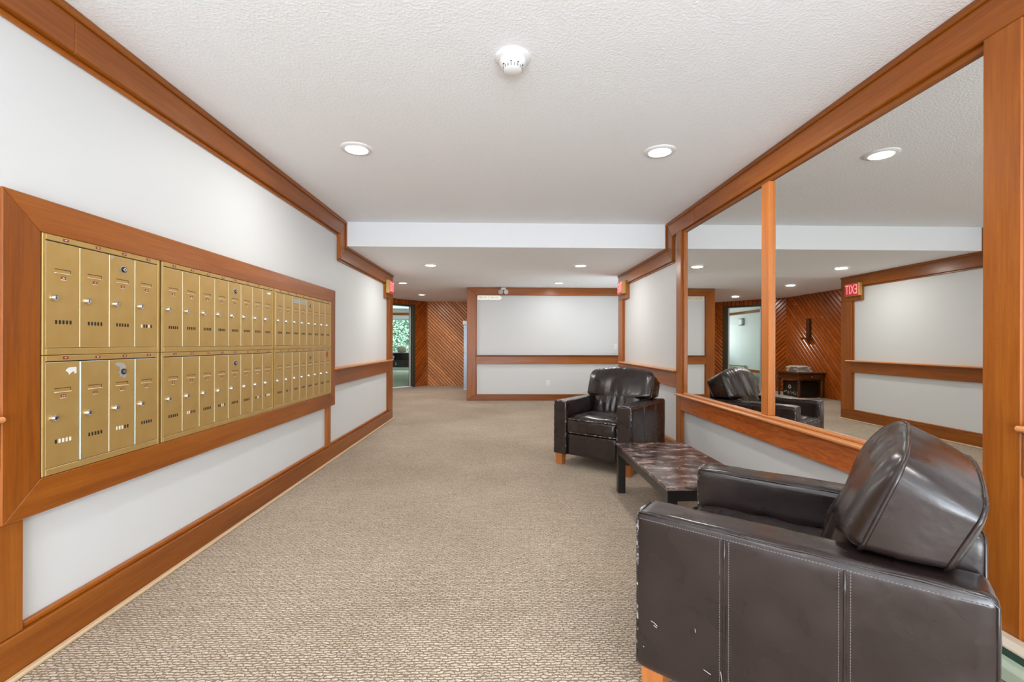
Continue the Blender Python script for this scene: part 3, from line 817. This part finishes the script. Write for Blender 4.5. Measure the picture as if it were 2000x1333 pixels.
UX = XFR + 0.001          # front plane of the units
def mailbox_unit(y0, y1, z0, z1, n, master, label, numbers=None, ajar={}, papers={}, extra=None):
    t = thing('mailbox_unit', label, 'mailbox', (UX, y0 - K * UX, z0), 0, 'gold mailbox units')
    W = y1 - y0; H = z1 - z0
    sd = 0.013; tp = 0.021 if H > 0 else 0; bt = 0.025
    bm = bmesh.new()
    dz1 = H - tp; dz0 = bt
    box(bm, -0.03, -0.014, 0, W, 0, H, 0, 1)
    box(bm, -0.028, 0, 0, sd, 0, H, 0.0015, 0); box(bm, -0.028, 0, W - sd, W, 0, H, 0.0015, 0)
    box(bm, -0.028, 0, sd, W - sd, dz1, H, 0.0015, 0); box(bm, -0.028, 0, sd, W - sd, 0, dz0, 0.0015, 0)
    obj('unit_frame', bm, [GOLD, BOXDARK], t)
    pitch = (W - 2 * sd) / n; w = pitch - 0.0020; h = dz1 - dz0 - 0.006
    kw = round(w, 3)
    for i in range(n):
        yh = sd + (i + 1) * pitch - 0.0014
        zt = dz1 - 0.004
        a = ajar.get(i, 0)
        d = inst('door', proto(('door', kw, round(h, 3), bool(a)), lambda: door_mesh(w, h, a), [GOLD, STEELEDGE if a else GOLDEDGE]), t, (-0.002, yh, zt), (0, 0, R(a)))
        inst('name_slot', proto(('slot', kw), lambda: slot_bm(w), [GOLD, GOLDEDGE, SLOTBROWN]), d)
        if numbers: obj('number_tag', tag_bm(w, numbers[i]), [REDTAG, PALE, GOLDEDGE], d)
        else: inst('number_tag', proto(('tag', kw), lambda: tag_bm(w), [REDTAG, PALE, GOLDEDGE]), d)
        inst('lock', proto(('lock', kw), lambda: lock_bm(w), [CHROME, KEYHOLE], 40), d)
        pp = papers.get(i, ())
        inst('vent', proto(('vent', kw, pp), lambda: vent_bm(w, pp), [BOXDARK, PAPER]), d)
        if i == master:
            bm = bmesh.new(); M = Matrix.Rotation(R(90), 4, 'Y'); p = (0, -w * 0.46, -0.053)
            lathe(bm, [(0.017, 0), (0.017, 0.001), (0.012, 0.001)], 16, p, M, 2)
            lathe(bm, [(0.0125, 0.001), (0.0125, 0.006), (0.009, 0.006), (0.009, 0.004)], 16, p, M, 1)
            lathe(bm, [(0.009, 0.002), (0.008, 0.008), (0, 0.008)], 16, p, M, 0)
            box(bm, 0.0075, 0.009, p[1] - 0.0015, p[1] + 0.0015, p[2] - 0.004, p[2] + 0.004, 0, 1)
            obj('master_lock', bm, [CHROME, KEYHOLE, SCUFF], d, smooth=40)
        if i % 9 != 8:
            inst('number_tag', proto('ftag', lambda: tag_bm(0, None, 0, 0, 0.021, 0.0095), [REDTAG, PALE, GOLDEDGE]), t, (0.0002, yh - w * 0.45 + random.uniform(-.006, .006), H - 0.010 + random.uniform(-.001, .001)))
        if extra and i in extra:
            nm, pts, mat = extra[i]
            bm = bmesh.new(); prism(bm, [(0.0002, -w + py, pz) for py, pz in pts], (0.0005, 0, 0)); obj(nm, bm, mat, d)
    return t

torn = [(0.076, -0.034), (0.083, -0.026), (0.092, -0.022), (0.120, -0.021), (0.121, -0.044), (0.113, -0.047), (0.110, -0.038), (0.102, -0.040), (0.090, -0.050), (0.087, -0.041)]
scf = [(0.030, -0.020), (0.036, -0.012), (0.060, -0.014), (0.076, -0.018), (0.086, -0.032), (0.084, -0.045), (0.092, -0.058), (0.088, -0.074), (0.076, -0.084), (0.066, -0.076), (0.052, -0.074), (0.057, -0.064), (0.046, -0.058), (0.056, -0.046), (0.052, -0.030), (0.040, -0.028)]
oval = [(0.05 + 0.026 * math.cos(a * math.pi / 8), -0.035 + 0.03 * math.sin(a * math.pi / 8)) for a in range(16)]
tape = [(0.01, -0.02), (0.12, -0.02), (0.118, -0.05), (0.02, -0.052)]
mailbox_unit(1.640, 2.203, 1.1025, 1.546, 4, 2, 'gold mailbox unit with four wide doors, upper of the pair nearest the front', papers={3: (0, 3)}, extra={2: ('scuff', [(0.005, -0.004), (0.02, -0.004), (0.018, -0.014), (0.008, -0.016)], SCUFF)})
mailbox_unit(1.640, 2.203, 0.661, 1.1005, 4, 2, 'gold mailbox unit with four doors and a torn white sticker, lower left', ['310', '311', '312', '313'], ajar={1: 1.7, 3: 1.1}, papers={0: (1, 2, 3, 4), 2: (0, 1, 2)},
             extra={0: ('torn_sticker', torn, PAPER), 2: ('scuff', scf, SCUFF)})
mailbox_unit(2.217, 3.303, 1.1025, 1.546, 8, 4, 'gold mailbox unit with eight doors, upper of the middle pair', ajar={}, extra={7: ('torn_sticker', [(0.05, -0.02), (0.1, -0.012), (0.11, -0.025), (0.07, -0.03)], PAPER)})
mailbox_unit(2.217, 3.303, 0.661, 1.1005, 8, 4, 'gold mailbox unit with eight doors, lower of the middle pair', papers={3: (2, 3), 6: (2, 3), 7: (1, 2, 3, 4), 1: (0, 1)})
mailbox_unit(3.317, 4.418, 1.1025, 1.546, 8, 4, 'gold mailbox unit with faded tape marks, upper of the pair furthest away', ajar={0: 1.6}, extra={2: ('tape_mark', tape, PALEBLUE), 3: ('tape_mark', tape, PALEBLUE)})
mailbox_unit(3.317, 4.418, 0.661, 1.1005, 8, 4, 'gold mailbox unit with a red oval sticker, lower of the pair furthest away', papers={1: (3,)}, extra={7: ('oval_sticker', oval, REDSTK)})

# ------------------------------------------------------------------ exit signs
def exit_sign(s, label):
    x = XL if s < 0 else XR
    t = thing('exit_sign', label, 'sign', (x, 6.66 - K * x, 1.965), 0 if s < 0 else R(180), 'exit signs')
    bm = bmesh.new(); box(bm, 0, 0.05, -0.14, 0.14, -0.095, 0.095, 0.004); obj('sign_case', bm, EXITGOLD, t)
    bm = bmesh.new(); box(bm, 0.05, 0.053, -0.134, 0.134, -0.089, 0.089, 0.001); obj('red_panel', bm, EXITRED, t)
    bm = bmesh.new(); text_into(bm, 'EXIT', 0.20, Matrix.Translation((0.0545, 0, -0.004)) @ Matrix(((0, 0, 1, 0), (1, 0, 0, 0), (0, 1, 0, 0), (0, 0, 0, 1))) @ Matrix.Diagonal((0.58, 1.0, 1, 1)), 0, 0.001)
    obj('lettering', bm, EXITLET, t)
exit_sign(-1, 'gold-cased red exit sign at the far end of the mailbox wall')
exit_sign(1, 'gold-cased red exit sign at the far end of the mirror wall')

# ------------------------------------------------------------------ far wall fittings
t = thing('room_sign', 'brass arrow-shaped suite number sign at top left of the far wall', 'sign', (-0.245, YFW, 2.068))
bm = bmesh.new(); prism(bm, [(-0.245, -0.008, -0.045), (0.20, -0.008, -0.045), (0.25, -0.008, 0), (0.20, -0.008, 0.045), (-0.245, -0.008, 0.045)], (0, 0.008, 0), 0.001); obj('plate', bm, PLATEB, t)
bm = bmesh.new(); MX = Matrix.Rotation(R(90), 4, 'X')
text_into(bm, '105-101', 0.05, Matrix.Translation((-0.135, -0.0087, 0)) @ MX); text_into(bm, '106-115', 0.05, Matrix.Translation((0.09, -0.0087, 0)) @ MX)
box(bm, -0.02, -0.016, -0.0087, -0.008, -0.035, 0.035)
obj('lettering', bm, simple('sign_lettering', srgb(160, 152, 132), 0.5), t)

t = thing('emergency_light', 'white twin-head emergency light above the suite number sign', 'light', (0.03, YF, 2.215))
bm = bmesh.new(); box(bm, -0.05, 0.05, -0.05, 0, 0.0, 0.05, 0.006); obj('housing', bm, WHITEP, t)
for sx in (-1, 1):
    M = Matrix.Rotation(R(100), 4, 'X') @ Matrix.Rotation(R(22 * sx), 4, 'Y')
    bm = bmesh.new(); lathe(bm, [(0, -0.05), (0.02, -0.05), (0.042, -0.02), (0.049, 0.02), (0.049, 0.03), (0.042, 0.03)], 18, (0.046 * sx, -0.07, -0.04), M); h = obj('lamp_head', bm, BEIGE, t, smooth=40)
    bm = bmesh.new(); lathe(bm, [(0.042, 0.026), (0.02, 0.03), (0, 0.031)], 18, (0.046 * sx, -0.07, -0.04), M); obj('lens', bm, LIGHTGREY, h, smooth=40)

def plate(name, label, cat, x, z, kind):
    t = thing(name, label, cat, (x, YFW, z))
    bm = bmesh.new(); box(bm, -0.036, 0.036, -0.007, 0, -0.058, 0.058, 0.003); obj('cover_plate', bm, WHITEP, t)
    bm = bmesh.new()
    if kind == 'o':
        for zz in (0.024, -0.024):
            box(bm, -0.017, 0.017, -0.0085, -0.006, zz - 0.014, zz + 0.014, 0.001, 0)
            box(bm, -0.008, -0.005, -0.0092, -0.008, zz - 0.002, zz + 0.007, 0, 1); box(bm, 0.005, 0.008, -0.0092, -0.008, zz - 0.002, zz + 0.007, 0, 1)
        obj('socket', bm, [WHITEP, KEYHOLE], t)
    else:
        box(bm, -0.006, 0.006, -0.02, -0.006, -0.004, 0.014, 0.001, 0); obj('switch_lever', bm, [WHITEP, KEYHOLE], t)
plate('wall_outlet', 'white power outlet low on the far wall', 'outlet', 0.934, 0.345, 'o')
plate('light_switch', 'white light switch on the far wall beside the mirror wall end', 'switch', 2.30, 1.085, 's')

# ------------------------------------------------------------------ ceiling fittings
def downlight(x, y, z, label, power=P_DOWN):
    t = thing('downlight', label, 'light', (x, y - K * x, z), 0, 'recessed ceiling downlights')
    bm = bmesh.new(); lathe(bm, [(0.104, 0), (0.104, -0.004), (0.098, -0.009), (0.074, -0.011), (0.070, -0.006), (0.070, 0)], 36); obj('trim_ring', bm, WHITEP, t, smooth=40)
    bm = bmesh.new(); lathe(bm, [(0.070, -0.006), (0.05, -0.008), (0, -0.010)], 36); obj('lens', bm, LENS, t, smooth=180)
    area('lamp', (0, 0, -0.013), (0, 0, 0), 0.13, 0.13, power, (1.0, 0.975, 0.94), 'DISK', t)
downlight(-0.965, 3.02, ZC, 'round downlight in the near ceiling, left of the smoke detector')
downlight(1.055, 3.05, ZC, 'round downlight in the near ceiling, nearest the mirror wall')
downlight(-0.94, 6.0, ZB, 'round downlight in the dropped ceiling, on the mailbox wall side', P_FAR)
downlight(1.035, 6.0, ZB, 'round downlight in the dropped ceiling, on the mirror wall side', P_FAR)
downlight(-1.84, 8.45, ZF, 'round downlight beyond the dropped ceiling, nearest the left exit sign', 18.0)
downlight(1.05, 8.40, ZF, 'round downlight in front of the far white wall', 6.5)
downlight(-1.85, 10.5, ZF, 'round downlight furthest back, in front of the plank wall', 26.0)

t = thing('smoke_detector', 'round white smoke detector in the middle of the near ceiling', 'smoke detector', (0.046, 2.05, ZC))
bm = bmesh.new(); lathe(bm, [(0.078, 0), (0.078, -0.008), (0.072, -0.014), (0.058, -0.016), (0, -0.016)], 36); obj('mounting_base', bm, WHITEP, t, smooth=40)
bm = bmesh.new(); lathe(bm, [(0.058, -0.016), (0.060, -0.03), (0.052, -0.040), (0.044, -0.044), (0.041, -0.062), (0.034, -0.066), (0, -0.067)], 36); obj('sensor_head', bm, WHITEP, t, smooth=40)
bm = bmesh.new()
for a in (-150, -100, -60, -20, 30, 80, 130): lathe(bm, [(0, 0), (0.0035, 0), (0.0035, 0.002), (0, 0.002)], 8, (0.047 * math.cos(R(a)), 0.047 * math.sin(R(a)), -0.046))
obj('sensor_port', bm, KEYHOLE, t)['kind'] = 'stuff'
bm = bmesh.new()
for a in range(18):
    M = Matrix.Rotation(R(a * 20), 4, 'Z'); n0 = len(bm.verts); box(bm, 0.0405, 0.0445, -0.003, 0.003, -0.06, -0.048); bm.verts.ensure_lookup_table()
    for v in bm.verts[n0:]: v.co = M @ v.co
obj('vent', bm, GREYP, t)['kind'] = 'stuff'

# ------------------------------------------------------------------ coffee table
t = thing('coffee_table', 'low table with brown faux marble top and black legs between two armchairs', 'table', (1.158, 2.981, 0))
tw, tl = 0.54, 1.106
bm = bmesh.new(); box(bm, -tw / 2, tw / 2, -tl / 2, tl / 2, 0.357, 0.377, 0.004, 0, 2); obj('tabletop', bm, MARBLE, t)
bm = bmesh.new()
e = 0.012
box(bm, -tw / 2 + e, -tw / 2 + e + 0.02, -tl / 2 + 0.06, tl / 2 - 0.06, 0.297, 0.357); box(bm, tw / 2 - e - 0.02, tw / 2 - e, -tl / 2 + 0.06, tl / 2 - 0.06, 0.297, 0.357)
box(bm, -tw / 2 + 0.06, tw / 2 - 0.06, -tl / 2 + e, -tl / 2 + e + 0.02, 0.297, 0.357); box(bm, -tw / 2 + 0.06, tw / 2 - 0.06, tl / 2 - e - 0.02, tl / 2 - e, 0.297, 0.357)
obj('apron', bm, BLACKW, t)
bm = bmesh.new(); box(bm, -0.028, 0.028, -0.028, 0.028, 0, 0.357, 0.003); l0 = obj('leg', bm, BLACKW, t, (-tw / 2 + 0.036, -tl / 2 + 0.036, 0))
for a, b_ in ((1, -1), (-1, 1), (1, 1)): inst('leg', l0, t, (a * (tw / 2 - 0.036), b_ * (tl / 2 - 0.036), 0))

# ------------------------------------------------------------------ armchairs (local: x sideways, -y to the front)
CW, CD, AW = 0.785, 0.82, 0.14
def rrect(cx, cy, hx, hy, r, n=5):
    pts = []
    for (sx, sy, a0) in ((1, 1, 0), (-1, 1, 90), (-1, -1, 180), (1, -1, 270)):
        for k in range(n + 1):
            a = R(a0 + 90 * k / n); pts.append((cx + sx * (hx - r) + r * math.cos(a), cy + sy * (hy - r) + r * math.sin(a)))
    return pts

def cushion_back():
    """T-shaped back cushion: ears rest over the arms; returns mesh and its two edge loops"""
    bm = bmesh.new()
    nu, nv = 52, 40
    s_not, W0, W1, Htop = 0.226, 0.249, 0.343, 0.456     # heights measured up the leaning cushion
    vs = sorted(set([i / nv for i in range(nv + 1)] + [s_not / Htop - 0.012, s_not / Htop + 0.012, 0.985, 0.995]))
    lean = R(21.5); ca, sa = math.cos(lean), math.sin(lean)
    base = Vector((0, 0.163, 0.405))
    def width(s):
        w = W0 if s < s_not - 0.005 else W1
        if s_not - 0.006 <= s <= s_not + 0.02:
            k = (s - s_not + 0.006) / 0.026; w = W0 + (W1 - W0) * (k ** 0.4)
        r = 0.048
        if s > Htop - r: w = w - r + math.sqrt(max(0, r * r - (s - Htop + r) ** 2))
        if s < 0.03: w -= 0.03 - math.sqrt(max(0, 0.0009 - (0.03 - s) ** 2))
        return w
    def pt(u, v, side_):
        s = v * Htop
        w = width(s); x = u * w
        crown = 0.052 * (1 - (x / W1) ** 2) * max(0, (v - 0.55) / 0.45) ** 1.3
        th = 0.069 + 0.011 * v
        edge = min(1.0, (1 - abs(u)) / 0.5); ev = min(1.0, min(v, 1 - v) / 0.30)
        e = lambda k: math.sqrt(max(0, 1 - (1 - k) ** 2))
        p = e(edge) * e(ev)
        puff = (0.062 if side_ < 0 else 0.028) * p
        o = side_ * (th + puff)
        if side_ < 0:
            g = math.exp(-((u + 0.05) / 0.45) ** 2) * math.exp(-((v - 0.33) / 0.24) ** 2)
            o += 0.020 * g * math.sin(u * 21 + 2.2 * mnoise.noise(Vector((u * 3, v * 2.2, 3)))) * (0.6 + 0.4 * mnoise.noise(Vector((u * 5, v * 1.5, 7))))
            g2 = max(0, (v - 0.80) / 0.2)
            o += 0.008 * g2 * math.sin(u * 36 + 3 * mnoise.noise(Vector((u * 5, v, 1)))) * p
            o += 0.012 * mnoise.noise(Vector((u * 2.6, v * 3.0, 11))) * p
        else: o += 0.007 * mnoise.noise(Vector((u * 3, v * 3, 5))) * p
        fade = max(0.0, min(1.0, 1 - (s - s_not - 0.03) / (0.45 * Htop)))
        s2 = s + side_ * th * (sa / ca) * fade + crown - (0.030 * v ** 4 if side_ > 0 else 0.0) + 0.004 * mnoise.noise(Vector((u * 5, 2, side_)))
        return Vector((x, base.y + s2 * sa + o * ca, base.z + s2 * ca - o * sa))
    us = [math.sin((i / nu - 0.5) * math.pi) for i in range(nu + 1)]
    G = {}
    for sd in (-1, 1):
        for i, u in enumerate(us):
            for j, v in enumerate(vs): G[sd, i, j] = bm.verts.new(pt(u, v, sd))
    J = len(vs) - 1
    for sd in (-1, 1):
        for i in range(nu):
            for j in range(J):
                f = (G[sd, i, j], G[sd, i + 1, j], G[sd, i + 1, j + 1], G[sd, i, j + 1])
                bm.faces.new(f if sd < 0 else f[::-1])
    ring = [(i, 0) for i in range(nu + 1)] + [(nu, j) for j in range(1, J + 1)] + [(i, J) for i in range(nu - 1, -1, -1)] + [(0, j) for j in range(J - 1, 0, -1)]
    mid = []
    for (i, j) in ring:
        a, b_ = G[-1, i, j].co, G[1, i, j].co
        c = (a + b_) / 2; cc = Vector((0, base.y + 0.3 * sa, base.z + 0.3 * ca)); dr = (c - cc); dr.y *= 0.2
        mid.append(bm.verts.new(c + dr.normalized() * 0.008))
    n = len(ring)
    for k in range(n):
        i, j = ring[k]; i2, j2 = ring[(k + 1) % n]
        for sd in (-1, 1):
            f = (G[sd, i, j], mid[k], mid[(k + 1) % n], G[sd, i2, j2])
            bm.faces.new(f)
    for f in bm.faces: f.smooth = True
    loops = [[G[sd, i, j].co.copy() for (i, j) in ring] for sd in (-1, 1)]
    return bm, loops

def make_chair(label, loc, rz):
    t = thing('armchair', label, 'armchair', loc, rz, 'dark leather armchairs')
    for s in (1, -1):
        xc = s * (CW / 2 - AW / 2)
        bm = bmesh.new()
        soft_box(bm, (xc, 0, 0.355), (AW, CD, 0.50), 0.016, (0.006 if s > 0 else 0.004, 0.003, 0.007), 22, 0.0035, 9, 3 + s)
        a = obj('arm', bm, LEATHER, t, smooth=180)
        bm = bmesh.new()
        hw = AW / 2 - 0.006
        # piping round the front face and along both top edges
        yf = -CD / 2 + 0.005
        tube(bm, [(xc - hw, yf, 0.112), (xc - hw, yf, 0.57), (xc - hw + 0.006, yf, 0.594), (xc - hw + 0.022, yf, 0.604), (xc + hw - 0.022, yf, 0.604), (xc + hw - 0.006, yf, 0.594), (xc + hw, yf, 0.57), (xc + hw, yf, 0.112)], 0.0046, 7)
        obj('front_piping', bm, PIPING, a, smooth=180); bm = bmesh.new()
        for x in (xc - hw, xc + hw):
            tube(bm, [(x, yf + 0.004 + (CD - 0.03) * k / 14, 0.601 + 0.002 * math.sin(k * 1.7)) for k in range(15)] + [(x, CD / 2 - 0.004, 0.585), (x, CD / 2 - 0.004, 0.112)], 0.004, 7)
        obj('piping', bm, LEATHER, a, smooth=180)
        # side seams with double stitching
        xo = s * (CW / 2 + 0.0045)
        bm = bmesh.new(); bs = bmesh.new()
        for al in (0.27, 0.55):
            y = -CD / 2 + al
            tube(bm, [(xo, y, 0.112 + 0.475 * k / 8) for k in range(9)], 0.0035, 6)
            for dy in (-0.012, 0.012):
                for k in range(64):
                    z = 0.116 + k * 0.0073; box(bs, xo - 0.0012, xo + 0.0014, y + dy - 0.0008, y + dy + 0.0008, z, z + 0.0046)
        for k in range(100):
            y = -CD / 2 + 0.015 + k * 0.0079
            box(bs, xo - 0.0025, xo + 0.0006, y, y + 0.005, 0.586, 0.5876)
        obj('seam', bm, LEATHER, a, smooth=180)
        st = obj('stitching', bs, STITCH, a); st['kind'] = 'stuff'
    iw = CW / 2 - AW                # half width between the arms
    bm = bmesh.new(); soft_box(bm, (0, -0.02, 0.208), (2 * iw - 0.004, CD - 0.06, 0.200), 0.012, (0, 0.002, 0), 8, 0.002, 7); obj('seat_base', bm, LEATHER, t, smooth=180)
    bm = bmesh.new(); soft_box(bm, (0, 0.375, 0.395), (2 * iw - 0.004, 0.065, 0.59), 0.015, (0, 0.006, 0.004), 12, 0.003, 8); bf = obj('back_frame', bm, LEATHER, t, smooth=180)
    bm = bmesh.new(); tube(bm, [(x, yy, z) for x, yy, z in ((-iw + .006, .405, .12), (-iw + .006, .405, .67), (-iw + .02, .405, .685), (iw - .02, .405, .685), (iw - .006, .405, .67), (iw - .006, .405, .12))], 0.004, 7)
    tube(bm, [(-iw + .006, .325, .6), (-iw + .006, .325, .67), (-iw + .02, .325, .685), (iw - .02, .325, .685), (iw - .006, .325, .67), (iw - .006, .325, .6)], 0.004, 7); obj('piping', bm, LEATHER, bf, smooth=180)
    bm = bmesh.new(); soft_box(bm, (0, -0.115, 0.382), (2 * iw - 0.006, 0.585, 0.135), 0.030, (0, 0.014, 0.034), 22, 0.008, 9, 5); sc = obj('seat_cushion', bm, LEATHER, t, smooth=180)
    bm = bmesh.new()
    for z in (0.442, 0.322):
        p = rrect(0, -0.115, iw - 0.008, 0.292, 0.03)
        tube(bm, [(x, y - 0.006 * (1 - (x / iw) ** 4) * (y < 0), z + 0.012 * (1 - (x / iw) ** 2) * (z > .4) + 0.003 * mnoise.noise(Vector((x * 12, y * 12, z)))) for x, y in p], 0.005, 7, True)
    obj('piping', bm, PIPING, sc, smooth=180)
    bm, loops = cushion_back(); bc = obj('back_cushion', bm, LEATHER, t, smooth=180)
    bm = bmesh.new()
    for lp in loops: tube(bm, lp, 0.0052, 7, True)
    obj('piping', bm, LEATHER, bc, smooth=180)
    bm = bmesh.new(); z1 = 0.112
    vs0 = [bm.verts.new((x, y, 0)) for x, y in ((-.03, -.03), (.03, -.03), (.03, .03), (-.03, .03))]; vs1 = [bm.verts.new((x, y, z1)) for x, y in ((-.037, -.037), (.037, -.037), (.037, .037), (-.037, .037))]
    bm.faces.new(vs0[::-1]); bm.faces.new(vs1)
    for k in range(4): bm.faces.new((vs0[k], vs0[(k + 1) % 4], vs1[(k + 1) % 4], vs1[k]))
    l0 = obj('leg', bm, LEGW, t, (CW / 2 - 0.05, -CD / 2 + 0.05, 0))
    for a_, b_ in ((-1, -1), (1, 1), (-1, 1)): inst('leg', l0, t, (a_ * (CW / 2 - 0.05), b_ * (CD / 2 - 0.05), 0))
    return t

def dup(root, label, loc, rz):
    r = root.copy(); C.objects.link(r); r.location = loc; r.rotation_euler = (0, 0, rz); r['label'] = label
    for ch in list(root.children):
        c = ch.copy(); C.objects.link(c); c.parent = r
        for g in list(ch.children):
            d = g.copy(); C.objects.link(d); d.parent = c
    return r

near = make_chair('dark brown leather armchair nearest the front, its stitched side and back cushion towards the viewer', (1.0035, 1.509, 0), R(-130))
dup(near, 'dark brown leather armchair with worn pale edges, standing beyond the marble table', (1.06, 4.41, 0), R(-39.3))

# pale rub marks on the outer side of the near armchair
arm0 = [c for c in near.children if c.name.startswith('arm')][0]
for pts in ([(0.055, 0.272), (0.066, 0.270), (0.076, 0.263)], [(0.064, 0.262), (0.074, 0.257)], [(0.030, 0.182), (0.033, 0.180)], [(0.215, 0.190), (0.235, 0.184)], [(0.262, 0.205), (0.268, 0.165)], [(0.19, 0.30), (0.192, 0.29)]):
    bm = bmesh.new(); tube(bm, [(CW / 2 + 0.0085, -CD / 2 + a_, z_) for a_, z_ in pts], 0.0009, 5)
    obj('scuff_mark', bm, SCUFF, arm0)
